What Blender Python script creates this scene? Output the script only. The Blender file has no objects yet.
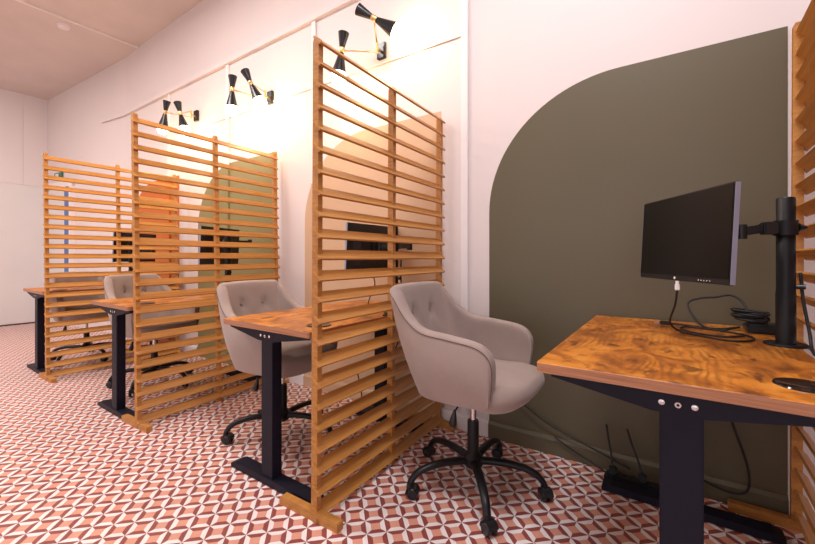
import bpy, bmesh, math, random
from mathutils import Vector, Matrix, noise
random.seed(7)
PI = math.pi
C = bpy.context.scene.collection

# ------------------------------------------------------------------ materials
MATS = {}
def mat(name, col, rough=.6, metal=0., emit=None, estr=0., spec=.5, sheen=0., coat=0.):
    m = bpy.data.materials.new(name); m.use_nodes = True
    b = m.node_tree.nodes['Principled BSDF']
    b.inputs['Base Color'].default_value = (*col, 1)
    b.inputs['Roughness'].default_value = rough
    b.inputs['Metallic'].default_value = metal
    b.inputs['Specular IOR Level'].default_value = spec
    if sheen: b.inputs['Sheen Weight'].default_value = sheen
    if coat: b.inputs['Coat Weight'].default_value = coat
    if emit:
        b.inputs['Emission Color'].default_value = (*emit, 1)
        b.inputs['Emission Strength'].default_value = estr
    MATS[name] = m
    return m

class NT:
    def __init__(s, m): s.t = m.node_tree; s.b = s.t.nodes['Principled BSDF']
    def n(s, typ, **kw):
        x = s.t.nodes.new(typ)
        for k, v in kw.items(): setattr(x, k, v)
        return x
    def l(s, a, b): s.t.links.new(a, b)
    def math(s, op, a, b=None, c=None):
        x = s.n('ShaderNodeMath', operation=op)
        for i, v in enumerate((a, b, c)):
            if v is None: continue
            if isinstance(v, (int, float)): x.inputs[i].default_value = v
            else: s.l(v, x.inputs[i])
        return x.outputs[0]
    def mix(s, f, a, b):
        x = s.n('ShaderNodeMix', data_type='RGBA')
        if isinstance(f, (int, float)): x.inputs[0].default_value = f
        else: s.l(f, x.inputs[0])
        for i, v in ((6, a), (7, b)):
            if isinstance(v, tuple): x.inputs[i].default_value = (*v, 1)
            else: s.l(v, x.inputs[i])
        return x.outputs[2]
    def noise(s, vec, scale, detail=3, rough=.5, dist=0.):
        x = s.n('ShaderNodeTexNoise'); x.inputs['Scale'].default_value = scale
        x.inputs['Detail'].default_value = detail; x.inputs['Roughness'].default_value = rough
        x.inputs['Distortion'].default_value = dist
        if vec is not None: s.l(vec, x.inputs['Vector'])
        return x.outputs['Fac']
    def mapping(s, vec, scale=(1, 1, 1), rot=(0, 0, 0), loc=(0, 0, 0)):
        x = s.n('ShaderNodeMapping'); x.inputs['Scale'].default_value = scale
        x.inputs['Rotation'].default_value = rot; x.inputs['Location'].default_value = loc
        s.l(vec, x.inputs['Vector']); return x.outputs[0]
    def ramp(s, f, stops):
        x = s.n('ShaderNodeValToRGB'); e = x.color_ramp.elements
        while len(e) < len(stops): e.new(.5)
        for k, (p, c) in enumerate(stops): e[k].position = p; e[k].color = (*c, 1)
        s.l(f, x.inputs[0]); return x.outputs[0]
    def bump(s, h, strength=.2, dist=.002):
        x = s.n('ShaderNodeBump'); x.inputs['Strength'].default_value = strength
        x.inputs['Distance'].default_value = dist
        s.l(h, x.inputs['Height']); s.l(x.outputs[0], s.b.inputs['Normal'])
    def pos(s): return s.n('ShaderNodeNewGeometry').outputs['Position']
    def obj(s): return s.n('ShaderNodeTexCoord').outputs['Object']

def painted(name, c, var=.04, rough=.55):
    m = mat(name, c, rough); t = NT(m); p = t.pos()
    f = t.noise(p, 2.2, 4)
    d = tuple(v * (1 - var * 2) for v in c); u = tuple(min(1, v * (1 + var)) for v in c)
    t.l(t.mix(f, d, u), t.b.inputs['Base Color'])
    t.bump(t.noise(p, 160, 2), .06, .001)
    return m

WALL = painted('wall_paint', (.74, .665, .655), .02)
WALLL = painted('end_wall_paint', (.74, .69, .70), .02)
CEIL = painted('ceiling_paint', (.70, .60, .55), .07)
OLIVE = painted('olive_paint', (.116, .096, .056), .04, .42)
BEIGE = painted('beige_paint', (.62, .41, .26), .03)
KHAKI = painted('khaki_paint', (.24, .21, .09), .03)
ORANGE = painted('orange_paint', (.56, .13, .012), .03)
WHITE = mat('white_trim', (.82, .77, .77), .45)
BLUE = mat('blue_paint', (.08, .17, .42), .5)
DOORW = painted('door_white', (.72, .70, .70), .03)
GREEN = mat('sign_green', (.02, .13, .07), .4)

def floor_mat():
    m = mat('cement_tiles', (.6, .3, .2), .5); t = NT(m)
    q, gx, gy = .1044, .7998, -.3435
    sx = t.n('ShaderNodeSeparateXYZ'); p = t.pos(); t.l(p, sx.inputs[0])
    x = t.math('SUBTRACT', sx.outputs[0], gx); y = t.math('SUBTRACT', sx.outputs[1], gy)
    s = t.math('DIVIDE', t.math('ADD', x, y), q); u = t.math('DIVIDE', t.math('SUBTRACT', x, y), q)
    fs = t.math('ABSOLUTE', t.math('SUBTRACT', t.math('SUBTRACT', s, t.math('FLOOR', s)), .5))
    ft = t.math('ABSOLUTE', t.math('SUBTRACT', t.math('SUBTRACT', u, t.math('FLOOR', u)), .5))
    # inner square of each cell, and which pair of sides a point of the border lies on
    inner = t.math('LESS_THAN', t.math('MAXIMUM', fs, ft), .245)
    sside = t.math('GREATER_THAN', fs, ft)
    par = t.math('PINGPONG', t.math('ADD', t.math('FLOOR', s), t.math('FLOOR', u)), 1)
    white = t.math('ABSOLUTE', t.math('SUBTRACT', sside, par))
    n1 = t.noise(p, 9, 3); n2 = t.noise(p, 60, 3)
    red = t.mix(n1, (.19, .028, .026), (.31, .060, .050))
    wht = t.mix(n1, (.74, .68, .67), (.90, .85, .84))
    sal = t.mix(n1, (.60, .25, .17), (.74, .36, .27))
    c = t.mix(white, red, wht)
    # the star tips end a hair before the vertices
    c = t.mix(inner, c, sal)
    def joint(v, off):
        a = t.math('DIVIDE', t.math('ADD', v, off), 2 * q)
        f = t.math('ABSOLUTE', t.math('SUBTRACT', t.math('FRACT', t.math('ADD', a, 1000.5)), .5))
        return t.math('LESS_THAN', f, .0058)
    j = t.math('MAXIMUM', joint(x, 0.), joint(y, q / 2))
    c = t.mix(t.math('MULTIPLY', j, .65), c, (.50, .40, .36))
    c = t.mix(t.math('MULTIPLY', n2, .12), c, (.45, .33, .28))
    t.l(c, t.b.inputs['Base Color'])
    t.l(t.math('ADD', t.math('MULTIPLY', n1, .25), .36), t.b.inputs['Roughness'])
    return m
FLOOR = floor_mat()

def slat_wood():
    m = mat('cedar_wood', (.5, .25, .08), .42); t = NT(m); o = t.obj()
    sx = t.n('ShaderNodeSeparateXYZ'); t.l(o, sx.inputs[0])
    k = t.math('FLOOR', t.math('DIVIDE', sx.outputs[2], .0829))
    wn = t.n('ShaderNodeTexWhiteNoise', noise_dimensions='1D'); t.l(k, wn.inputs['W'])
    mp = t.mapping(o, (14, 1.6, 60))
    g = t.noise(mp, 1.6, 6, .6, .5)
    c = t.ramp(g, [(.25, (.29, .112, .024)), (.5, (.47, .205, .044)), (.75, (.59, .29, .070))])
    c = t.mix(t.math('MULTIPLY', wn.outputs['Value'], .35), c, (.56, .25, .07))
    t.l(c, t.b.inputs['Base Color']); t.bump(g, .12, .001)
    return m
CEDAR = slat_wood()

def rustic():
    m = mat('rustic_desk_wood', (.6, .3, .06), .34, spec=.35); t = NT(m); o = t.pos()
    def rings(loc, sc, dist, k):
        w = t.n('ShaderNodeTexWave', wave_type='BANDS', bands_direction='X')
        w.inputs['Scale'].default_value = k; w.inputs['Distortion'].default_value = dist
        w.inputs['Detail'].default_value = 2.5; w.inputs['Detail Scale'].default_value = .5
        w.inputs['Detail Roughness'].default_value = .6
        t.l(t.mapping(o, sc, loc=loc), w.inputs['Vector']); return w.outputs['Fac']
    w = rings((0, 0, 0), (5, 1.8, 1), 16, 3.2)
    big = t.noise(t.mapping(o, (6, 4, 1), loc=(3, 1, 0)), 1.7, 5, .62, .7)
    fine = t.noise(t.mapping(o, (90, 18, 1)), 1, 4, .6)
    c = t.ramp(big, [(.30, (.15, .045, .010)), (.43, (.36, .115, .018)), (.54, (.60, .215, .028)), (.72, (.76, .33, .055))])
    patch = t.ramp(t.noise(t.mapping(o, (4, 3, 1), loc=(9, 2, 0)), 1.6, 3), [(.42, (0, 0, 0)), (.62, (1, 1, 1))])
    c = t.mix(t.math('MULTIPLY', t.math('MULTIPLY', t.math('POWER', t.math('SUBTRACT', 1., w), 1.6), .62), patch), c, (.17, .05, .008))
    kn = t.noise(t.mapping(o, (15, 9, 1), loc=(1, 7, 0)), 1.3, 4, .6, .5)
    c = t.mix(t.ramp(kn, [(.56, (0, 0, 0)), (.68, (.85, .85, .85))]), c, (.055, .018, .008))
    c = t.mix(t.math('MULTIPLY', fine, .3), c, (.30, .10, .015))
    t.l(c, t.b.inputs['Base Color']); t.bump(fine, .1, .0008)
    t.l(t.math('ADD', t.math('MULTIPLY', big, .2), .30), t.b.inputs['Roughness'])
    return m
RUSTIC = rustic()
def edge_wood():
    m = mat('desk_edge_band', (.4, .17, .07), .45); t = NT(m)
    g = t.noise(t.mapping(t.pos(), (3, 3, 180)), 2, 4)
    t.l(t.ramp(g, [(.3, (.30, .12, .055)), (.7, (.50, .23, .12))]), t.b.inputs['Base Color'])
    return m
EDGE = edge_wood()

def fabric(name, a, b):
    m = mat(name, a, .92, sheen=.3, spec=.2); t = NT(m); o = t.obj()
    f = t.noise(o, 9, 4); g = t.noise(o, 260, 2)
    c = t.mix(f, a, b)
    c = t.mix(t.math('MULTIPLY', g, .3), c, tuple(v * .6 for v in a))
    t.l(c, t.b.inputs['Base Color']); t.bump(g, .35, .001)
    return m
FABRIC = fabric('taupe_fabric', (.34, .262, .23), (.43, .342, .31))
FABRIC2 = fabric('seam_fabric', (.13, .09, .075), (.16, .11, .09))
BLACKM = mat('black_metal', (.008, .008, .010), .42, spec=.35)
NAVY_SHEEN = mat('black_powder_coat', (.006, .006, .016), .5, spec=.25)  # black coat, its navy tint is a painted bluish window reflection
PLAST = mat('black_plastic', (.010, .010, .012), .35)
RUB = mat('black_rubber', (.012, .012, .014), .6)
GLOSSB = mat('glossy_black_cap', (.012, .011, .010), .08)
SCREEN = mat('screen_glass', (.004, .0035, .003), .3, spec=.25)
BEZ = mat('bezel_plastic', (.010, .010, .012), .4)
LIT_METAL = mat('lit_metal_edge', (.32, .36, .50), .4, .5)  # monitor sides, with the bluish window light on them put into the colour
CHROME = mat('chrome', (.75, .75, .78), .15, 1.)
BRASS = mat('brass', (.80, .52, .20), .28, 1.)
LAMPB = mat('black_lacquer', (.012, .013, .016), .25)
LAMPIN = mat('shade_lining', (.80, .70, .55), .5)
BULB = mat('bulb_glow', (1, .9, .75), .3, emit=(1, .80, .55), estr=11)
PLUGW = mat('white_plug', (.80, .78, .78), .4)
COPPER = mat('connector_metal', (.6, .36, .22), .35, .8)
GROOVE = mat('groove_shadow_gap', (.50, .45, .45), .7)
GLASS = mat('frame_dark', (.1, .1, .1), .4)

# ------------------------------------------------------------------ mesh helpers
def link(name, bm, m, parent=None, loc=None, smooth=False, extra=()):
    bmesh.ops.recalc_face_normals(bm, faces=bm.faces[:])
    me = bpy.data.meshes.new(name); bm.to_mesh(me); bm.free()
    me.materials.append(m)
    for x in extra: me.materials.append(x)
    if smooth:
        for p in me.polygons: p.use_smooth = True
    o = bpy.data.objects.new(name, me); C.objects.link(o)
    if parent: o.parent = parent
    if loc: o.location = loc
    return o
def wn(o, ang=35):
    # smooth with hard edges kept
    me = o.data
    for p in me.polygons: p.use_smooth = True
    bm = bmesh.new(); bm.from_mesh(me)
    for e in bm.edges:
        if len(e.link_faces) == 2 and e.calc_face_angle(0) > math.radians(ang): e.smooth = False
    bm.to_mesh(me); bm.free()
    return o
def empty(name, loc=(0, 0, 0), rz=0):
    o = bpy.data.objects.new(name, None); o.empty_display_size = .1
    o.location = loc; o.rotation_euler = (0, 0, rz); C.objects.link(o); return o
def tag(o, label, cat, group=None, kind=None):
    o['label'] = label; o['category'] = cat
    if group: o['group'] = group
    if kind: o['kind'] = kind
    return o
def struct(o, label=None):
    o['kind'] = 'structure'
    if label: o['label'] = label
    return o
def box(bm, lo, hi, bev=0., M=None, mi=0):
    c = [(a + b) / 2 for a, b in zip(lo, hi)]; s = [abs(b - a) for a, b in zip(lo, hi)]
    T = Matrix.Translation(c) @ Matrix.Diagonal((*s, 1))
    if M: T = M @ T
    r = bmesh.ops.create_cube(bm, size=1, matrix=T)
    vs = set(r['verts'])
    if mi:
        for f in {f for v in vs for f in v.link_faces}: f.material_index = mi
    if bev:
        es = list({e for v in vs for e in v.link_edges})
        bmesh.ops.bevel(bm, geom=es, offset=bev, segments=2, affect='EDGES', clamp_overlap=True)
def frame_at(a, b):
    z = (Vector(b) - Vector(a)).normalized()
    x = z.orthogonal().normalized(); y = z.cross(x)
    return Matrix((x, y, z)).transposed()
def lathe(bm, prof, M=None, seg=24, cap=True, mi=0):
    # prof: list of (r, z)
    M = M or Matrix.Identity(4); rings = []
    for r, z in prof:
        if r < 1e-5: rings.append([bm.verts.new(M @ Vector((0, 0, z)))])
        else: rings.append([bm.verts.new(M @ Vector((r * math.cos(2 * PI * k / seg), r * math.sin(2 * PI * k / seg), z))) for k in range(seg)])
    for A, B in zip(rings, rings[1:]):
        for k in range(seg):
            a, b = A[k % len(A)], A[(k + 1) % len(A)]; c, d = B[(k + 1) % len(B)], B[k % len(B)]
            vs = []
            for v in (a, b, c, d):
                if v not in vs: vs.append(v)
            if len(vs) > 2:
                f = bm.faces.new(vs); f.material_index = mi
    if cap:
        for R in (rings[0], rings[-1]):
            if len(R) > 2:
                f = bm.faces.new(R); f.material_index = mi
def cyl(bm, a, b, r, r2=None, seg=20, mi=0):
    a = Vector(a); b = Vector(b); L = (b - a).length
    M = Matrix.Translation(a) @ frame_at(a, b).to_4x4()
    lathe(bm, [(r, 0), (r2 if r2 is not None else r, L)], M, seg, mi=mi)
def spline(pts, n=8):
    P = [Vector(p) for p in pts]; P = [2 * P[0] - P[1]] + P + [2 * P[-1] - P[-2]]; out = []
    for i in range(1, len(P) - 2):
        for k in range(n):
            t = k / n
            a, b, c, d = P[i - 1], P[i], P[i + 1], P[i + 2]
            out.append(.5 * ((2 * b) + (c - a) * t + (2 * a - 5 * b + 4 * c - d) * t * t + (3 * b - a - 3 * c + d) * t ** 3))
    out.append(P[-2]); return out
def tube(bm, pts, r, seg=8, radii=None, flat=1.):
    P = [Vector(p) for p in pts]; rings = []
    up = None
    for i, p in enumerate(P):
        t = (P[min(i + 1, len(P) - 1)] - P[max(i - 1, 0)]).normalized()
        if up is None:
            up = Vector((0, 0, 1)) if abs(t.z) < .9 else Vector((1, 0, 0))
        x = t.cross(up)
        if x.length < 1e-4: x = t.orthogonal()
        x.normalize(); y = x.cross(t).normalized(); up = y
        rr = radii[i] if radii else r
        rings.append([bm.verts.new(p + rr * math.cos(2 * PI * k / seg) * x + rr * flat * math.sin(2 * PI * k / seg) * y) for k in range(seg)])
    for A, B in zip(rings, rings[1:]):
        for k in range(seg): bm.faces.new((A[k], A[(k + 1) % seg], B[(k + 1) % seg], B[k]))
    bm.faces.new(rings[0]); bm.faces.new(rings[-1])
def prism(bm, poly, a, b, axis='y', mi=0):
    # extrude a 2D outline between a and b along an axis
    f = {'y': lambda u, v, w: (u, w, v), 'x': lambda u, v, w: (w, u, v), 'z': lambda u, v, w: (u, v, w)}[axis]
    A = [bm.verts.new(f(u, v, a)) for u, v in poly]; B = [bm.verts.new(f(u, v, b)) for u, v in poly]
    n = len(poly); fs = [bm.faces.new(A), bm.faces.new(B[::-1])]
    for k in range(n): fs.append(bm.faces.new((A[k], A[(k + 1) % n], B[(k + 1) % n], B[k])))
    for x in fs: x.material_index = mi
def cable(name, pts, r=.0035, m=None, parent=None, n=8):
    bm = bmesh.new(); tube(bm, spline(pts, n), r, 8)
    return link(name, bm, m or RUB, parent, smooth=True)
def origin_base(o):
    # move a mesh's origin to the middle of its base
    vs = [v.co for v in o.data.vertices]
    c = Vector(((min(v.x for v in vs) + max(v.x for v in vs)) / 2, (min(v.y for v in vs) + max(v.y for v in vs)) / 2, min(v.z for v in vs)))
    o.data.transform(Matrix.Translation(-c)); o.location = Vector(o.location) + c
    return o

# ------------------------------------------------------------------ the room
XB, XE, YE = -4.75, -7.03, -.269          # where the long wall bends, its far end
XR, YF = 4.4, -5.4
def sy(x): return 0 if x > XB else (x - XB) / (XE - XB) * YE
bm = bmesh.new(); box(bm, (XE - .3, YF - .2, -.12), (XR + .2, .3, 0)); struct(link('floor', bm, FLOOR))
bm = bmesh.new()
prism(bm, [(XR + .2, 3.70), (-4.37, 3.70), (XE - .3, 3.53), (XE - .3, 3.9), (XR + .2, 3.9)], YF - .2, .3, 'y')
struct(link('ceiling', bm, CEIL))
bm = bmesh.new()
prism(bm, [(XR, 0), (XB, 0), (XE - .05, YE - .006), (XE - .05, .3), (XR, .3)], 0, 3.8, 'z')
struct(link('wall_back', bm, WALL))
bm = bmesh.new(); box(bm, (XE - .25, YF, 0), (XE, .1, 3.8)); struct(link('wall_left', bm, WALLL))
# boarded upper part and smooth lower part of the end wall
bm = bmesh.new()
y = YE
while y > YF:
    y2 = max(y - .29, YF); box(bm, (XE, y2 + .001, 2.15), (XE + .005, y - .001, 3.6), .001); y = y2
struct(link('wall_left_boarding', bm, WALLL))
bm = bmesh.new(); box(bm, (XE, YF, 0.02), (XE + .02, YE - .0, 2.14), .003); struct(link('wall_left_lining', bm, DOORW))
bm = bmesh.new(); box(bm, (XR, YF, 0), (XR + .2, .1, 3.8)); struct(link('wall_right', bm, WALL))
# shopfront wall behind the camera, three window openings
bm = bmesh.new()
WX = [(-6.3, -3.3), (-2.4, .6), (1.2, 4.0)]
xs = [XE] + [v for w in WX for v in w] + [XR]
for k in range(0, len(xs), 2): box(bm, (xs[k], YF - .2, 0), (xs[k + 1], YF, 3.8))
for a, b in WX:
    box(bm, (a, YF - .2, 0), (b, YF, .35)); box(bm, (a, YF - .2, 3.1), (b, YF, 3.8))
struct(link('wall_front', bm, WALL))
for i, (a, b) in enumerate(WX):
    bm = bmesh.new()
    for lo, hi in (((a, .35), (a + .06, 3.1)), ((b - .06, .35), (b, 3.1)), ((a, .35), (b, .41)), ((a, 3.04), (b, 3.1)), (((a + b) / 2 - .03, .35), ((a + b) / 2 + .03, 3.1)), ((a, 2.4), (b, 2.46))):
        box(bm, (lo[0], YF - .13, lo[1]), (hi[0], YF - .07, hi[1]), .004)
    struct(link('window_%d' % (i + 1), bm, WHITE))

# skirting of the long wall, painted with each arch
def arch_outline(x0, x1, zt, R, zb=0, n=24):
    P = [(x1, zb), (x1, zt)]
    for k in range(n + 1):
        a = PI / 2 + (PI / 2) * k / n
        P.append((x0 + R + R * math.cos(a), zt - R + R * math.sin(a)))
    P.append((x0, zb)); return P
ARCH = [(-4.60, -3.33, 1.945, .66, ORANGE), (-2.93, -1.625, 1.945, .64, KHAKI), (-1.273, -.022, 1.945, .64, BEIGE), (.294, 1.532, 1.947, .66, OLIVE)]
AN = ['orange painted arch on the wall in the farthest bay', 'khaki painted arch on the wall in the second bay', 'beige painted arch on the wall behind the near desk divider', 'dark olive painted arch on the wall behind the nearest monitor']
SKP = [(-.001, 0), (-.018, 0), (-.018, .075), (-.010, .092), (-.001, .095)]
for i, (a, b, zt, R, m) in enumerate(ARCH):
    bm = bmesh.new(); prism(bm, arch_outline(a, b, zt, R, .09), -.002, .001, 'y')
    prism(bm, SKP, a, b, 'x')
    struct(link('wall_back_arch_%d' % (i + 1), bm, m), AN[i])
bm = bmesh.new()
xs = [XB] + [v for A in ARCH for v in A[:2]] + [XR]
for k in range(0, len(xs), 2): prism(bm, SKP, xs[k] + .0005, xs[k + 1] - .0005, 'x')
struct(link('baseboard_back', bm, WHITE))
bm = bmesh.new(); box(bm, (XE, YF, 0), (XE + .025, YE, .018)); struct(link('baseboard_left', bm, mat('dark_gap', (.08, .05, .05), .8)))
# picture ledge high on the wall, lower moulding, upright battens
bm = bmesh.new()
prism(bm, [(-5.34, -.072), (XB, 0), (.118, 0), (.118, -.030), (XB, -.030), (-5.34, -.100)], 2.90, 2.945, 'z')
struct(link('trim_1', bm, WALL))
bm = bmesh.new(); prism(bm, [(.118, 2.365), (-2.9, 2.385), (-2.9, 2.40), (.118, 2.38)], -.010, 0, 'y'); struct(link('trim_2', bm, WALL))
k = 3
for x in (-3.55, -2.37, -1.16, .142, 1.72, 2.95):
    bm = bmesh.new(); box(bm, (x - .024, -.016, .09), (x + .024, 0, 2.90 if x < 0 else 3.7), .004)
    o = struct(link('trim_%d' % k, bm, WHITE)); k += 1
# parts of battens crossing an arch take the arch's paint
for x, m in ((-2.37, KHAKI), (-1.16, BEIGE), (-3.55, ORANGE)):
    bm = bmesh.new(); box(bm, (x - .026, -.018, .09), (x + .026, -.001, 1.92 if x != -1.16 else 1.62), .004)
    struct(link('trim_%d' % k, bm, m)); k += 1

# door in the far stretch of the long wall
def wallpt(x, off, z):
    d = Vector((XE - XB, YE, 0)).normalized(); n = Vector((d.y, -d.x, 0))
    if n.y > 0: n = -n
    return Vector((x, sy(x), z)) + n * off
def slab(bm, x0, x1, z0, z1, o0, o1):
    P = [wallpt(x, o, z) for z in (z0, z1) for x, o in ((x0, o0), (x1, o0), (x1, o1), (x0, o1))]
    V = [bm.verts.new(p) for p in P]
    for f in ((0, 1, 2, 3), (4, 5, 6, 7), (0, 1, 5, 4), (1, 2, 6, 5), (2, 3, 7, 6), (3, 0, 4, 7)): bm.faces.new([V[i] for i in f])
de = empty('door_1', wallpt(-6.65, 0, 0)); struct(de)
def onto(o, p):
    o.parent = p; o.matrix_parent_inverse = Matrix.Translation(-Vector(p.location)); return o
bm = bmesh.new(); slab(bm, -6.99, -6.41, 0.0, 2.09, 0, .02); onto(link('door_leaf', bm, DOORW), de)
bm = bmesh.new(); slab(bm, -6.40, -6.235, 0.75, 2.09, 0, .03); onto(link('blue_panel', bm, BLUE), de)
bm = bmesh.new(); slab(bm, -6.40, -6.235, 0.0, .75, 0, .03); onto(link('kick_panel', bm, PLAST), de)
bm = bmesh.new(); slab(bm, -6.225, -6.15, 0.0, 2.19, 0, .045); slab(bm, -7.0, -6.15, 2.10, 2.19, 0, .03); onto(link('door_frame', bm, WHITE), de)
sg = empty('exit_sign', wallpt(-6.62, .02, 2.22))
tag(sg, 'small green sign fixed above the white door at the far end', 'sign')
bm = bmesh.new(); slab(bm, -6.74, -6.50, 2.24, 2.34, .0, .025); onto(link('sign_plate', bm, GREEN), sg)
bm = bmesh.new(); slab(bm, -6.70, -6.60, 2.255, 2.325, .025, .028); onto(link('sign_symbol', bm, DOORW), sg)

# ceiling conduit and smoke detector
bm = bmesh.new(); box(bm, (-4.385, YF, 3.68), (-4.36, 0, 3.70), .003)
o = origin_base(link('ceiling_conduit', bm, WHITE)); tag(o, 'thin white cable trunking running straight across the ceiling', 'trunking')
sm = empty('smoke_detector', (-4.55, -.70, 3.69))
tag(sm, 'round white smoke detector on the ceiling beside the trunking', 'smoke detector')
bm = bmesh.new(); lathe(bm, [(0, .0), (.055, 0), (.058, -.012), (.05, -.03), (.0, -.034)], None, 28); wn(link('housing', bm, WHITE, sm))
bm = bmesh.new(); lathe(bm, [(.062, 0.003), (.062, -.008), (.05, -.01)], None, 28); wn(link('mounting_ring', bm, WHITE, sm))

# ------------------------------------------------------------------ slatted dividers
PITCH, Z0 = .0829, .048
def divider(X, D, L, T, R, H, label, name='slatted_divider'):
    root = empty(name, (X, -D, 0), math.atan2(-R, L))
    tag(root, label, 'room divider', 'slatted wooden dividers between the desks')
    hw, hd = .0155, .0125
    for t in (0, .5, 1):
        bm = bmesh.new(); yc = t * L
        yc = min(max(yc, 0), L)
        zb = .006 if t == 0 else .0
        top = [(-hw, zb), (hw, zb), (hw + T, H - .012), (hw - .006 + T, H), (-hw + .006 + T, H), (-hw + T, H - .012)]
        prism(bm, top, yc - hd, yc + hd, 'y')
        link('post', bm, CEDAR, root)
    bm = bmesh.new(); w, th, a = .0258, .0045, math.radians(45)
    for k in range(23):
        z = Z0 + k * PITCH; xo = T * z / H + .0115
        ca, sa = math.cos(a), math.sin(a)
        dx, dz = ca * w, -sa * w              # along the slat's width, falling towards +x
        nx, nz = sa * th, ca * th
        prism(bm, [(xo - dx - nx, z - dz - nz), (xo + dx - nx, z + dz - nz), (xo + dx + nx, z + dz + nz), (xo - dx + nx, z - dz + nz)], -.0185, L + .0185, 'y')
    link('slat_panel', bm, CEDAR, root)
    for yc in (0, L):
        s = 1 if yc else 1
        bm = bmesh.new()
        y0, y1 = (-.010, .024) if yc == 0 else (L - .022, L + .012)
        prism(bm, [(-.200, 0), (.118, 0), (.118, .032), (.114, .036), (-.196, .036), (-.200, .032)], y0, y1, 'y')
        link('foot', bm, CEDAR, root)
    return root
divider(-3.110, 1.165, 1.055, -.063, -.03, 1.915, 'slatted wooden divider farthest away, beside the desk at the end wall')
divider(-1.485, 1.120, 1.055, -.053, -.045, 1.915, 'slatted wooden divider standing in the middle, second from the far end')
divider(.016, 1.080, 1.035, .010, -.034, 1.885, 'tall slatted wooden divider right behind the empty chair at the nearest desk')
divider(1.5236, 1.095, 1.040, .006, .022, 1.925, 'slatted wooden divider cut off by the right edge of the photo')

# ------------------------------------------------------------------ desks
def desk(x0, y0, z, W=.63, off=.37, label='', coff=None):
    Ln = -y0 - .022
    root = empty('standing_desk', (x0 + W / 2, y0 + Ln / 2, 0))
    tag(root, label, 'desk', 'rustic wooden desks in the bays')
    cx, cy = x0 + W / 2, y0 + Ln / 2
    def T(o): o.data.transform(Matrix.Translation((-cx, -cy, 0))); return o
    th = .026
    # top with a hole for the cable cap
    gx, gy = x0 + W - .087, y0 + .137
    bm = bmesh.new()
    def rr(x0, y0, x1, y1, r, n=4):
        P = []
        for (a, b, s) in ((x1 - r, y1 - r, 0), (x0 + r, y1 - r, 1), (x0 + r, y0 + r, 2), (x1 - r, y0 + r, 3)):
            for k in range(n + 1):
                t = (s + k / n) * PI / 2; P.append((a + r * math.cos(t), b + r * math.sin(t)))
        return P
    P = rr(x0, y0, x0 + W, y0 + Ln, .012)
    n = len(P)
    A = [bm.verts.new((u, v, z - th)) for u, v in P]; B = [bm.verts.new((u, v, z - .0015)) for u, v in P]
    Q = rr(x0 + .0015, y0 + .0015, x0 + W - .0015, y0 + Ln - .0015, .011)
    Tp = [bm.verts.new((u, v, z)) for u, v in Q]
    bm.faces.new(A[::-1]); bm.faces.new(Tp)
    for k in range(n):
        j = (k + 1) % n
        f = bm.faces.new((A[k], A[j], B[j], B[k])); f.material_index = 1
        f = bm.faces.new((B[k], B[j], Tp[j], Tp[k])); f.material_index = 0
    T(link('tabletop', bm, RUSTIC, root, extra=(EDGE,)))
    bm = bmesh.new(); M = Matrix.Translation((gx, gy, z))
    lathe(bm, [(0, .0022), (.048, .0022), (.050, .0035), (.053, .0035), (.055, .0002), (.052, -.004), (0, -.004)], M, 40)
    T(wn(link('cable_cap', bm, GLOSSB, root), 50))
    # the two legs
    xc = x0 + (coff if coff else off)
    for s, yc in ((0, y0 + .052), (1, y0 + Ln - .16)):
        bm = bmesh.new()
        box(bm, (xc - .0345, yc - .026, .03), (xc + .0485, yc + .026, z - th - .045), .003)
        lg = T(link('leg', bm, NAVY_SHEEN, root))
        bm = bmesh.new()
        e0, e1 = xc - .265, xc + .325
        prism(bm, [(e0, .004), (e1, .004), (e1, .024), (e1 - .03, .034), (e0 + .035, .034), (e0, .022)], yc - .034, yc + .034, 'y')
        f = T(link('foot', bm, NAVY_SHEEN, lg)); 
        for xx in (e0 + .04, e1 - .04):
            bm = bmesh.new(); M = Matrix.Translation((xx, yc, 0)); lathe(bm, [(.016, 0), (.016, .005)], M, 16)
            T(link('levelling_foot', bm, RUB, lg))
        bm = bmesh.new(); zt = z - th
        lo = x0 + .035; hi = min(xc + .30, x0 + W - .02)
        prism(bm, [(lo, zt), (lo, zt - .012), (xc - .05, zt - .052), (xc + .05, zt - .052), (hi, zt - .012), (hi, zt)], yc - .031, yc - .027, 'y')
        prism(bm, [(lo, zt), (lo, zt - .003), (hi, zt - .003), (hi, zt)], yc - .031, yc + .03, 'y')
        prism(bm, [(lo, zt), (lo, zt - .012), (xc - .05, zt - .052), (xc + .05, zt - .052), (hi, zt - .012), (hi, zt)], yc + .024, yc + .028, 'y')
        T(link('bracket', bm, NAVY_SHEEN, lg))
        if s == 0:
            for dx in (-.030, .032):
                bm = bmesh.new(); M = Matrix.Translation((xc + dx, yc - .031, zt - .028)) @ Matrix.Rotation(PI / 2, 4, 'X')
                lathe(bm, [(.0065, 0), (.0065, .002), (.004, .0035), (0, .0035)], M, 14)
                sc = T(wn(link('screw', bm, CHROME, lg)))
            bm = bmesh.new(); M = Matrix.Translation((xc + .001, yc - .031, zt - .029)) @ Matrix.Rotation(PI / 2, 4, 'X')
            lathe(bm, [(.003, -.001), (.003, .002), (.0065, .002), (.0065, 0)], M, 14, cap=False)
            T(link('screw_hole', bm, CHROME, lg))
    bm = bmesh.new()
    bm.free()
    for dx in (-.026, .026):
        bm = bmesh.new(); box(bm, (xc + dx - .012, y0 + .085, z - th - .040), (xc + dx + .012, y0 + Ln - .19, z - th - .004), .002)
        T(link('crossbar', bm, NAVY_SHEEN, root))
    return root
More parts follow.
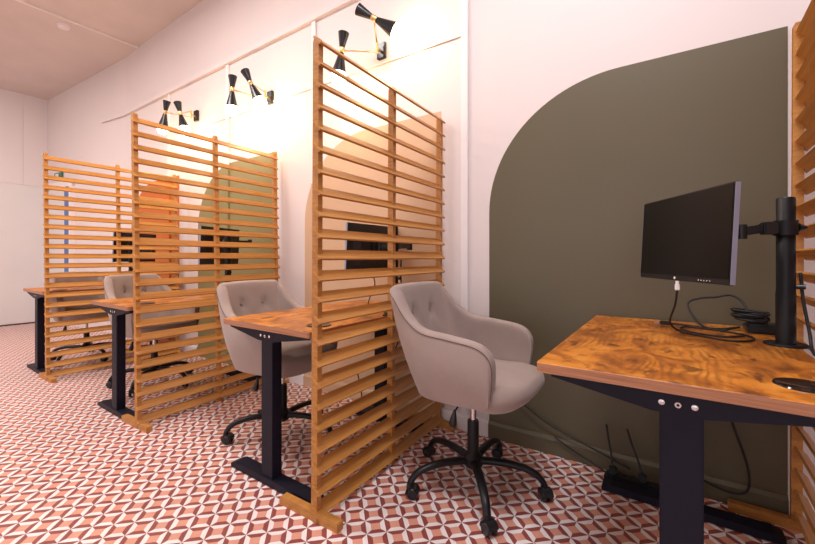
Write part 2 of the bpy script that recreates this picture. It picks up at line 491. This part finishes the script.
DK = [(-3.84, -1.178, .74, .31, 'rustic desk at the far end beside the white end wall'),
      (-2.180, -1.148, .73, .325, 'rustic desk in the middle, second from the far end, behind a slatted divider'),
      (-.666, -1.066, .73, .31, 'rustic desk behind the tall slatted divider, third from the far end'),
      (.855, -1.066, .75, .312, 'large rustic wood desk in the foreground under the nearest monitor')]
for x0, y0, z, off, lab in DK:
    desk(x0, y0, z, {-2.180: .608, -.666: .624}.get(x0, .63), off, lab)

# ------------------------------------------------------------------ chairs
def chair_proto():
    root = empty('office_chair')
    Tn = [(.180, -.250, .475), (.192, -.262, .590), (.182, -.270, .652), (.130, -.275, .690), (.01, -.276, .706), (-.11, -.272, .719), (-.195, -.258, .765), (-.272, -.238, .845), (-.318, -.205, .876), (-.338, -.12, .882), (-.342, 0, .884)]
    Bn = [(.175, -.245, .462), (.165, -.247, .455), (.14, -.248, .450), (.09, -.247, .446), (.0, -.244, .442), (-.08, -.236, .440), (-.135, -.218, .440), (-.175, -.185, .440), (-.20, -.135, .440), (-.212, -.07, .440), (-.215, 0, .440)]
    mir = lambda L: L + [(x, -y, z) for x, y, z in L[-2::-1]]
    TT = spline(mir(Tn), 6); BB = spline(mir(Bn), 6)
    N = len(TT); S = 14
    def base(i, s):
        i = min(max(i, 0), N - 1)
        a, b = BB[i], TT[i]; p = a.lerp(b, s)
        # bulge outwards a little
        out = Vector((p.x * .9 if p.x < -.1 else 0, p.y, 0))
        if out.length: p = p + out.normalized() * .018 * math.sin(PI * s)
        return p
    def nrm(i, s):
        du = base(i + 1, s) - base(i - 1, s); dv = base(i, min(1, s + .05)) - base(i, max(0, s - .05))
        n = du.cross(dv)
        if n.length < 1e-9: n = Vector((0, 1, 0))
        n.normalize(); p = base(i, s)
        c = Vector((.15, 0, p.z)) - p
        if n.dot(c) < 0: n = -n
        k = min(1, max(0, (p.x + .20) / .12))          # the arms are upright walls
        n = n.lerp(Vector((0, -math.copysign(1, p.y), 0)), k).normalized()
        return n           # pointing inwards
    bm = bmesh.new(); rows = []
    for i in range(N):
        row = []
        edge = min(i, N - 1 - i)
        thk = (.036 + .022 * min(1, edge / 40)) * (.86 + .14 * min(1, edge / 4))
        for k in range(S + 1): row.append(base(i, k / S))
        ntop = nrm(i, .97)
        topP = base(i, 1)
        tdir = (base(i, 1) - base(i, .9)).normalized()
        for k in range(1, 6):
            a = PI * k / 6
            row.append(topP + ntop * thk * .5 * (1 - math.cos(a)) + tdir * thk * .36 * math.sin(a))
        for k in range(S, -1, -1):
            s = k / S
            q = base(i, s) + nrm(i, s) * thk
            # two shallow button dimples with soft pulls on the backrest
            d = 0
            for yc in (-.075, .085):
                r2 = ((q.y - yc) / .026) ** 2 + ((q.z - .775) / .022) ** 2
                d += .018 * math.exp(-r2) if q.x < -.1 else 0
                if q.x < -.1:
                    f = q.y - yc; g = q.z - .775
                    d += .016 * math.exp(-((g + 1.1 * abs(f)) / .012) ** 2 - (f / .07) ** 2)
            q = q - nrm(i, s) * d
            row.append(q)
        rows.append([bm.verts.new(v) for v in row])
    m = len(rows[0])
    for A, B in zip(rows, rows[1:]):
        for k in range(m): bm.faces.new((A[k], A[(k + 1) % m], B[(k + 1) % m], B[k]))
    bm.faces.new(rows[0]); bm.faces.new(rows[-1][::-1])
    bmesh.ops.remove_doubles(bm, verts=bm.verts[:], dist=.0004)
    sh = wn(link('shell', bm, FABRIC, root), 60); sh['label'] = 'taupe fabric tub shell'
    # dark piping along the outer rim
    P = [base(i, 1) - nrm(i, .97) * .001 for i in range(1, N - 1)]
    bm = bmesh.new(); tube(bm, P, .0020, 6); link('piping', bm, FABRIC2, sh, smooth=True)
    for y in (-.075, .085):
        i = min(range(N), key=lambda i: abs(base(i, .74).y - y) + (10 if base(i, .74).x > -.1 else 0))
        p = base(i, .74); n = nrm(i, .74); q = p + n * .040; q.z = .775
        bm = bmesh.new(); M = Matrix.Translation(q) @ frame_at(q, q + n).to_4x4()
        lathe(bm, [(0, .004), (.007, .003), (.010, 0), (.010, -.006)], M, 14, cap=False); link('button', bm, FABRIC, sh, smooth=True)
    # seat cushion
    bm = bmesh.new()
    def plan(t, k):
        c, s = math.cos(t), math.sin(t)
        x = .05 + (.240 if c > 0 else .205) * math.copysign(abs(c) ** (.62), c); y = .222 * math.copysign(abs(s) ** .62, s)
        if x > .10: y *= 1 + .16 * min(1, (x - .10) / .09)
        return x * k + .05 * (1 - k), y * k
    prof = [(.0, .418), (.70, .418), (.86, .428), (.96, .455), (1, .485), (.985, .510), (.94, .527), (.84, .537), (.6, .543), (.3, .546), (0, .547)]
    rings = []
    for r, z in prof:
        if r == 0: rings.append([bm.verts.new((.05, 0, z))])
        else:
            R = []
            for j in range(56):
                x, y = plan(2 * PI * j / 56, r)
                if x > .05 and z < .48: x -= (.48 - z) * .5 * (x - .05) / .26
                R.append(bm.verts.new((x, y, z)))
            rings.append(R)
    for A, B in zip(rings, rings[1:]):
        for j in range(56):
            vs = []
            for v in (A[j % len(A)], A[(j + 1) % len(A)], B[(j + 1) % len(B)], B[j % len(B)]):
                if v not in vs: vs.append(v)
            bm.faces.new(vs)
    st = link('seat', bm, FABRIC, root, smooth=True)
    # mechanism, lever, gas lift
    bm = bmesh.new(); box(bm, (-.09, -.07, .40), (.11, .07, .435), .008); mech = wn(link('mechanism', bm, BLACKM, root))
    bm = bmesh.new(); tube(bm, spline([(.0, -.06, .405), (-.005, -.13, .402), (-.01, -.165, .385)], 6), .004, 8)
    lv = link('lever', bm, BLACKM, mech, smooth=True)
    bm = bmesh.new(); M = Matrix.Translation((-.01, -.165, .385)) @ frame_at((0, 0, 0), (-.1, -.12, -1)).to_4x4()
    lathe(bm, [(.004, -.008), (.007, 0), (.014, .03), (.017, .05), (.012, .062), (0, .064)], M, 14, cap=False); link('knob', bm, PLAST, lv, smooth=True)
    bm = bmesh.new(); cyl(bm, (0, 0, .25), (0, 0, .405), .0135); wn(link('gas_lift', bm, CHROME, root))
    # five-star base
    bm = bmesh.new(); lathe(bm, [(.0, .085), (.030, .085), (.044, .10), (.044, .135), (.030, .15), (.0255, .155), (.0255, .29), (.023, .297), (0, .297)], None, 28)
    hub = wn(link('base', bm, BLACKM, root)); hub['label'] = 'black five-star base'
    for k in range(5):
        a = 2 * PI * k / 5; ca, sa = math.cos(a), math.sin(a)
        pr = [(.030, .118), (.09, .124), (.16, .124), (.222, .116), (.270, .098), (.297, .070), (.302, .058)]
        bm = bmesh.new(); pts = spline([(r * ca, r * sa, z) for r, z in pr], 5)
        rad = [.0215 - .0065 * i / (len(pts) - 1) for i in range(len(pts))]
        tube(bm, pts, .016, 10, rad, .8)
        lg = link('leg', bm, BLACKM, hub, smooth=True)
        # caster: hood and two wheels
        b = a + [.5, -1.1, 1.9, .2, 2.6][k]; M = Matrix.Translation((.302 * ca, .302 * sa, 0)) @ Matrix.Rotation(b, 4, 'Z')
        bm = bmesh.new()
        for s in (-1, 1):
            Mw = M @ Matrix.Translation((.012, s * .006, .0255)) @ Matrix.Rotation(-s * PI / 2, 4, 'X')
            lathe(bm, [(0, 0), (.0225, 0), (.0255, .004), (.0255, .012), (.021, .0175), (.006, .019), (0, .019)], Mw, 22, cap=False)
        lathe(bm, [(.0, .062), (.014, .062), (.016, .045), (.016, .03), (0, .03)], M, 14, cap=False)
        prism_pts = [(.012 + .029 * math.cos(t), .0255 + .029 * math.sin(t)) for t in [PI * j / 10 + .15 for j in range(11)]]
        inner = [(.012 + .026 * math.cos(t), .0255 + .026 * math.sin(t)) for t in [PI * j / 10 + .15 for j in range(11)]][::-1]
        i0 = len(bm.verts); pv = prism_pts + inner
        prism(bm, pv, -.022, .022, 'y')
        bm.verts.ensure_lookup_table()
        for v in bm.verts[i0:]: v.co = M @ v.co
        wn(link('caster', bm, PLAST, lg), 40)
    return root
def copy_tree(o, parent=None):
    c = o.copy(); C.objects.link(c); c.parent = parent
    for ch in list(o.children): copy_tree(ch, c)
    return c
proto = chair_proto()
UP = ('shell', 'seat', 'mechanism', 'gas_lift')
def place(o, x, y, rz, base_rz, dz, label):
    o.location = (x, y, 0); o.rotation_euler = (0, 0, rz)
    tag(o, label, 'office chair', 'taupe swivel chairs at the desks')
    for ch in o.children:
        n = ch.name.split('.')[0]
        if n in UP: ch.location.z += dz
        if n == 'base': ch.rotation_euler = (0, 0, base_rz - rz)
CH = [(.420, -.505, math.radians(0), math.radians(-56), 0, 'taupe fabric swivel chair nearest the camera, empty beside the olive wall'),
      (-.70, -.675, math.radians(2), math.radians(-52), -.022, 'taupe tufted swivel chair pushed under the desk behind the tall near divider'),
      (-2.32, -.68, math.radians(8), math.radians(-50), -.022, 'taupe tufted swivel chair in front of the farthest slatted divider'),
      (-3.74, -.72, math.radians(0), math.radians(-60), -.03, 'taupe swivel chair half hidden behind the farthest slatted divider')]
chairs = [proto] + [copy_tree(proto) for _ in range(3)]
for o, a in zip(chairs, CH): place(o, *a)

# ------------------------------------------------------------------ monitors and their arms
def monitor(Lp, Rp, z0, z1, label, roll=0., plug=True):
    # Lp / Rp: plan positions of the left and right edge as seen facing the screen
    L = Vector((*Lp, 0)); R = Vector((*Rp, 0)); c = (L + R) / 2; W = (R - L).length; H = z1 - z0
    root = empty('monitor', (c.x, c.y, (z0 + z1) / 2), math.atan2((R - L).y, (R - L).x))
    root.rotation_euler = (math.radians(-3), 0, root.rotation_euler.z)
    tag(root, label, 'monitor', 'black monitors on arms over the desks')
    w, h = W / 2, H / 2
    bm = bmesh.new(); box(bm, (-w, 0, -h), (w, .0145, h), .003)
    prism(bm, [(-w + .05, .0145), (w - .05, .0145), (w - .09, .045), (-w + .09, .045)], -h + .04, h - .05, 'z')
    box(bm, (-.055, .045, -.055), (.055, .058, .055), .002)
    wn(link('housing', bm, BEZ, root), 30)
    bm = bmesh.new(); box(bm, (-w + .005, -.0012, -h + .017), (w - .005, .001, h - .005)); link('screen', bm, SCREEN, root)
    for s in (-1, 1):
        bm = bmesh.new(); box(bm, (s * w - .0008, .001, -h + .002), (s * w + .0008, .0140, h - .002), 0)
        link('side_edge', bm, LIT_METAL, root)
    bm = bmesh.new(); M = Matrix.Translation((-.012, -.0003, -h + .0085)) @ Matrix.Rotation(PI / 2, 4, 'X')
    lathe(bm, [(.0045, 0), (.0045, .0008)], M, 20); link('logo', bm, PLUGW, root)
    bm = bmesh.new()
    for k in range(5):
        M = Matrix.Translation((w * .46 + k * .0125, -.0003, -h + .008)) @ Matrix.Rotation(PI / 2, 4, 'X')
        lathe(bm, [(.0016, 0), (.0016, .001)], M, 10)
    link('button_row', bm, PLUGW, root)
    return root
def arm(px, py, zb, zt, za, pts, label):
    root = empty('monitor_stand', (px, py, zb))
    tag(root, label, 'monitor stand', 'black pole stands on the desks')
    bm = bmesh.new(); lathe(bm, [(0, 0), (.055, 0), (.055, .004), (.051, .007), (0, .007)], None, 36); wn(link('base_plate', bm, BLACKM, root))
    H = zt - zb
    bm = bmesh.new(); lathe(bm, [(.0245, .006), (.0245, .17), (.0235, .172), (.0235, H - .004), (.021, H), (0, H)], None, 30, cap=False); wn(link('pole', bm, BLACKM, root))
    ha = za - zb
    bm = bmesh.new(); lathe(bm, [(.024, ha - .024), (.030, ha - .024), (.030, ha + .024), (.024, ha + .024)], None, 28, cap=False)
    d = (Vector(pts[0]) - Vector((px, py, za))); d.z = 0; d.normalize()
    col = wn(link('collar', bm, BLACKM, root))
    MC = Matrix.Translation((0, 0, ha)) @ Matrix((d.cross(Vector((0, 0, 1))), d, Vector((0, 0, 1)))).transposed().to_4x4()
    bm = bmesh.new(); box(bm, (-.022, .025, -.020), (.022, .062, .020), .004, MC); link('hinge_block', bm, PLAST, col)
    bm = bmesh.new(); q = Vector((0, 0, ha)) - d * .03
    cyl(bm, q, q - d * .022, .016, .005, 12); link('knob', bm, PLAST, col, smooth=False)
    bm = bmesh.new(); cyl(bm, (.02, 0, .19), (.045, -.005, .19), .008, .008, 12); link('cable_clip', bm, PLAST, root)
    P = [Vector((px, py, za)) + d * .058] + [Vector(p) for p in pts]
    r0 = Vector((px, py, zb))
    for i, (a, b) in enumerate(zip(P, P[1:])):
        a = a - r0; b = b - r0
        dd = (b - a); L = dd.length; M = Matrix.Translation(a) @ frame_at(a, b).to_4x4()
        # arm as a flat bar
        z = dd.normalized(); x = z.cross(Vector((0, 0, 1))).normalized(); y = Vector((0, 0, 1))
        MM = Matrix.Translation(a) @ Matrix((x, y, z)).transposed().to_4x4()
        bm = bmesh.new(); box(bm, (-.011, -.014, 0), (.011, .014, L), .004, MM)
        am = wn(link('arm', bm, BLACKM, root))
        bm = bmesh.new(); cyl(bm, b + Vector((0, 0, -.024)), b + Vector((0, 0, .024)), .017, None, 18)
        wn(link('joint', bm, PLAST, am))
    return root
# seen from the front of each screen its left edge comes first
monitor((1.060, -.320), (1.294, -.735), .955, 1.245, 'black monitor turned towards the room above the nearest desk')
arm(1.458, -.397, .75, 1.226, 1.128, [(1.345, -.425, 1.118), (1.243, -.499, 1.105)], 'black pole arm holding the monitor above the nearest desk')
monitor((-.375, -.01), (-.385, -.485), .945, 1.235, 'black monitor seen from behind through the tall near divider')
arm(-.075, -.433, .73, 1.20, 1.10, [(-.12, -.21, 1.10), (-.315, -.248, 1.10)], 'black pole arm on the desk behind the tall near divider')
monitor((-1.90, -.2), (-1.72, -.63), .975, 1.268, 'black monitor in front of the khaki arch, seen through slats')
arm(-1.60, -.47, .73, 1.24, 1.15, [(-1.62, -.27, 1.15), (-1.765, -.395, 1.15)], 'black pole arm on the desk by the khaki arch')
monitor((-3.50, -.18), (-3.34, -.63), .985, 1.282, 'black monitor in front of the orange arch, seen through slats')
arm(-3.25, -.50, .74, 1.24, 1.15, [(-3.27, -.32, 1.15), (-3.37, -.40, 1.15)], 'black pole arm on the desk by the orange arch')

# ------------------------------------------------------------------ wall lamps
def lamp(px, pz, A, B, adir, bdir, label, y=-.205):
    root = empty('wall_lamp', (px, 0, pz)); r0 = Vector((px, 0, pz))
    tag(root, label, 'wall lamp', 'double black and brass wall lamps')
    bm = bmesh.new(); box(bm, (-.034, -.028, -.055), (.034, 0, .055), .004); link('wall_plate', bm, LAMPB, root)
    bm = bmesh.new(); cyl(bm, (0, -.026, -.005), (0, -.075, -.005), .009); cyl(bm, (0, -.07, -.04), (0, -.07, .045), .008)
    wn(link('swivel_stem', bm, BRASS, root))
    for pos, dr, zz in ((A, adir, -.03), (B, bdir, .03)):
        p = Vector((pos[0], y, pos[1])) - r0; d = Vector(dr).normalized()
        bm = bmesh.new(); tube(bm, [(0, -.07, zz), p], .0045, 10); link('arm', bm, BRASS, root, smooth=True)
        M = Matrix.Translation(p) @ frame_at(p, p + d).to_4x4()
        bm = bmesh.new()
        # big cone towards the bulb, small cone behind; double walled, open at both ends
        lathe(bm, [(.0165, .014), (.052, .165), (.050, .165), (.015, .02)], M, 36, cap=False)
        lathe(bm, [(.0165, -.014), (.0375, -.118), (.0355, -.118), (.015, -.02)], M, 36, cap=False)
        sh = wn(link('shade', bm, LAMPB, root))
        bm = bmesh.new(); lathe(bm, [(.0, -.018), (.0175, -.018), (.0185, -.014), (.0185, .014), (.0175, .018), (0, .018)], M, 30, cap=False)
        wn(link('collar', bm, BRASS, sh))
        bm = bmesh.new()
        lathe(bm, [(.016, .02), (.0498, .163), (.0494, .163), (.0150, .024)], M, 36, cap=False); link('lining', bm, LAMPIN, sh, smooth=True)
        bm = bmesh.new(); 
        prof = [(.012, .10)] + [(.055 * math.sin(t), .176 - .055 * math.cos(t)) for t in [PI * (.2 + .8 * k / 12) for k in range(13)]]  # oversized globe: the lamp's glare is put into the bulb's shape
        prof[-1] = (0, prof[-1][1])
        lathe(bm, prof, M, 24, cap=False); link('bulb', bm, BULB, sh, smooth=True)
        ld = bpy.data.lights.new('lamp_light', 'POINT'); ld.energy = LAMP_W; ld.color = (1, .62, .26); ld.shadow_soft_size = .04
        lo = bpy.data.objects.new('lamp_light', ld); lo.location = M @ Vector((0, 0, .29)); lo.parent = root; C.objects.link(lo)
LAMP_W = 2.6
lamp(-.48, 2.455, (-.675, 2.435), (-.395, 2.555), (-.12, -.05, -1), (.74, .50, -.52), 'double wall lamp nearest the camera, above the tall divider')
lamp(-1.70, 2.42, (-1.97, 2.49), (-1.70, 2.475), (0, -.03, -1), (.36, .20, -.85), 'double wall lamp in the middle, above the khaki arch')
lamp(-2.94, 2.52, (-3.20, 2.555), (-2.88, 2.475), (-.2, -.05, -1), (.25, .1, -.9), 'double wall lamp farthest away, above the second divider')

# ------------------------------------------------------------------ things on and under the near desk
DZ = .75
o = cable('usb_cable', [(1.172, -.528, .925), (1.166, -.505, .87), (1.152, -.43, .80), (1.180, -.345, .7575), (1.24, -.40, .7545), (1.33, -.44, .7545), (1.385, -.37, .7545), (1.37, -.28, .7545), (1.28, -.22, .7545), (1.21, -.20, .7545), (1.185, -.25, .7545), (1.22, -.33, .7545), (1.30, -.37, .7545), (1.365, -.33, .757)], .0033, RUB)
tag(o, 'thin black cable hanging from the near monitor and looping on the desk', 'cable')
bm = bmesh.new(); box(bm, (-.007, -.004, 0), (.007, .004, .022), .002); box(bm, (-.005, -.002, .022), (.005, .002, .032), 0)
pl = link('plug', bm, PLUGW, o, loc=(1.172, -.528, .922)); pl['label'] = 'white plug under the bezel'
cb = cable('power_cable', [(1.40, -.17, .80), (1.385, -.13, .855), (1.35, -.11, .882), (1.30, -.12, .872), (1.25, -.13, .866), (1.212, -.15, .845), (1.225, -.18, .80), (1.26, -.21, .762), (1.31, -.20, .757), (1.37, -.17, .765)], .004, RUB)
tag(cb, 'stiff black power cable arching up behind the near monitor', 'cable')
cb2 = cable('display_cable', [(1.15, -.155, .757), (1.20, -.165, .756), (1.26, -.19, .7545), (1.32, -.20, .7545), (1.36, -.16, .76)], .004, RUB)
tag(cb2, 'short black cable with a copper coloured end lying on the near desk', 'cable')
bm = bmesh.new(); box(bm, (1.095, -.163, .7505), (1.115, -.145, .7625), .002); link('connector', bm, COPPER, cb2)
bm = bmesh.new(); box(bm, (1.115, -.167, .7505), (1.155, -.141, .7645), .003); link('plug', bm, PLAST, cb2)
bm = bmesh.new(); box(bm, (1.385, -.21, .7505), (1.50, -.11, .785), .008); o = origin_base(wn(link('power_adapter', bm, PLAST)))
tag(o, 'black power adapter block on the near desk behind the pole', 'power adapter')
# bundled lead on the adapter
bm = bmesh.new(); P = []
for k in range(90):
    a = k * .42; r = .038 + .006 * math.sin(k * .7); P.append((1.40 + r * math.cos(a) * 1.25, -.16 + r * math.sin(a), .792 + .0065 * (k // 15) + .008 * math.sin(a * .5) ** 2))
tube(bm, P, .0045, 7); o = origin_base(link('cable_bundle', bm, RUB, smooth=True)); tag(o, 'tangled bundle of black cable on top of the power adapter', 'cable')
o = cable('cable_down_pole', [(1.492, -.395, .985), (1.497, -.40, .90), (1.505, -.43, .80), (1.502, -.47, .757), (1.492, -.55, .7545)], .0045, RUB)
o.name = 'pole_cable'; tag(o, 'black cable dropping beside the near monitor pole to the desk edge', 'cable')
# dropping behind and below the near desk
o = cable('hanging_cable', [(1.36, -.06, .70), (1.352, -.06, .42), (1.365, -.06, .34), (1.405, -.06, .20), (1.41, -.06, .11), (1.38, -.06, .075), (1.32, -.06, .075), (1.25, -.06, .10), (1.22, -.06, .13)], .0045, RUB)
tag(o, 'black cable hanging in a loop under the nearest desk', 'cable')
o = cable('wall_cable', [(.42, -.024, .30), (.50, -.024, .235), (.60, -.026, .175), (.70, -.026, .135), (.80, -.030, .105), (.90, -.034, .075), (1.0, -.05, .05)], .004, RUB)
tag(o, 'black cable trailing down the olive wall towards the power strip', 'cable')
o = cable('floor_cable', [(.66, -.026, .10), (.74, -.028, .06), (.82, -.034, .03), (.90, -.05, .006), (.95, -.07, .006)], .004, RUB)
tag(o, 'short black cable lying along the olive skirting', 'cable')
def strip(x, y, L, label):
    root = empty('power_strip', (x, y, 0)); tag(root, label, 'power strip')
    bm = bmesh.new(); box(bm, (0, -.028, 0), (L, .028, .032), .006); wn(link('casing', bm, PLAST, root))
    n = int(L / .06)
    for k in range(n):
        bm = bmesh.new(); M = Matrix.Translation((.035 + k * .058, 0, .032)); lathe(bm, [(.019, 0), (.019, .002), (.017, .002), (.016, -.0)], M, 20, cap=False); link('socket', bm, BEZ, root)
    for k in range(0, n, 2):
        bm = bmesh.new(); box(bm, (.035 + k * .058 - .016, -.016, .033), (.035 + k * .058 + .016, .016, .066), .005)
        p = wn(link('plug', bm, RUB, root))
        bm = bmesh.new(); s = random.uniform(-.03, .03); x1 = .035 + k * .058
        tube(bm, spline([(x1, 0, .06), (x1 + s, .02, .12), (x1 + 2 * s, .03, .17), (x1 + 3 * s, .035, .24)], 6), .0045, 7); link('lead', bm, RUB, p, smooth=True)
    return root
strip(.90, -.10, .36, 'black power strip with plugs on the floor under the nearest desk')
strip(-.62, -.10, .36, 'black power strip on the floor behind the tall near divider')
strip(-2.1, -.10, .36, 'black power strip on the floor below the khaki arch')
# leads of the middle desks
for px, py, z, who in ((-.39, -.24, .945, 'beige'),):
    o = cable('usb_cable', [(px + .03, py - .02, z - .02), (px + .045, py - .02, .86), (px + .03, py - .06, .765), (px + .09, py - .12, .735), (px + .20, py - .10, .735)], .0035, RUB)
    tag(o, 'thin black cable below the monitor behind the tall near divider', 'cable')
    bm = bmesh.new(); box(bm, (px + .023, py - .026, z - .02), (px + .037, py - .014, z + .002), .002); link('plug', bm, PLUGW, o)
o = cable('pole_cable', [(-.05, -.40, 1.02), (-.048, -.405, .93), (-.035, -.42, .83), (-.02 - .02, -.45, .737), (-.06, -.55, .7345)], .004, RUB)
tag(o, 'black cable beside the pole behind the tall near divider', 'cable')
o = cable('hanging_cable', [(-.30, -.03, .69), (-.32, -.03, .5), (-.40, -.03, .33), (-.44, -.03, .20), (-.40, -.05, .12), (-.38, -.10, .06)], .004, RUB)
tag(o, 'black cable hanging on the beige wall under the desk', 'cable')

# ------------------------------------------------------------------ light
def area(name, loc, rot, sx_, sy_, e, col):
    l = bpy.data.lights.new(name, 'AREA'); l.shape = 'RECTANGLE'; l.size = sx_; l.size_y = sy_; l.energy = e; l.color = col
    o = bpy.data.objects.new(name, l); o.location = loc; o.rotation_euler = rot; C.objects.link(o); return o
for (a, b), e, col in zip(WX, (5, 6, 10), ((1, .90, .84), (1, .95, .96), (.94, .93, 1))):
    area('window_daylight', ((a + b) / 2, YF - .03, 1.72), (math.radians(90), 0, 0), b - a - .1, 2.65, e, col)
# ceiling panels over the open floor in front of the bays
for (x, y), e, col in zip(((-4.6, -2.6), (-1.9, -1.7), (.9, -1.6)), (60, 36, 37), ((1, .86, .78), (1, .92, .88), (.98, .95, .98))):
    zc = 3.70 if x > -4.3 else 3.68
    root = empty('ceiling_light', (x, y, zc)); tag(root, 'flat ceiling light panel above the open floor', 'ceiling light', 'ceiling light panels')
    bm = bmesh.new(); box(bm, (-.62, -.32, -.05), (.62, .32, 0), .006); link('housing', bm, WHITE, root)
    bm = bmesh.new(); box(bm, (-.59, -.29, -.054), (.59, .29, -.05)); link('diffuser', bm, PLUGW, root)
    area('panel_light', (x, y, zc - .06), (0, 0, 0), 1.16, .56, e, col)
w = bpy.data.worlds.new('world'); bpy.context.scene.world = w; w.use_nodes = True
w.node_tree.nodes['Background'].inputs[0].default_value = (.95, .95, 1, 1); w.node_tree.nodes['Background'].inputs[1].default_value = .5

# ------------------------------------------------------------------ camera
cam = bpy.data.cameras.new('camera'); co = bpy.data.objects.new('camera', cam); C.objects.link(co)
co.location = (1.1558, -2.142, 1.0343); co.rotation_euler = (PI / 2, 0, .6119)
cam.sensor_width = 36; cam.lens = 36 * 388.788 / 815
cam.shift_x = 8.92 / 815; cam.shift_y = -14.96 / 815; cam.clip_start = .02
sc = bpy.context.scene; sc.camera = co
sc.view_settings.view_transform = 'Standard'; sc.view_settings.look = 'None'; sc.view_settings.gamma = 1
sc.view_settings.exposure = 0.8
try: sc.view_settings.use_curve_mapping = False
except Exception: pass
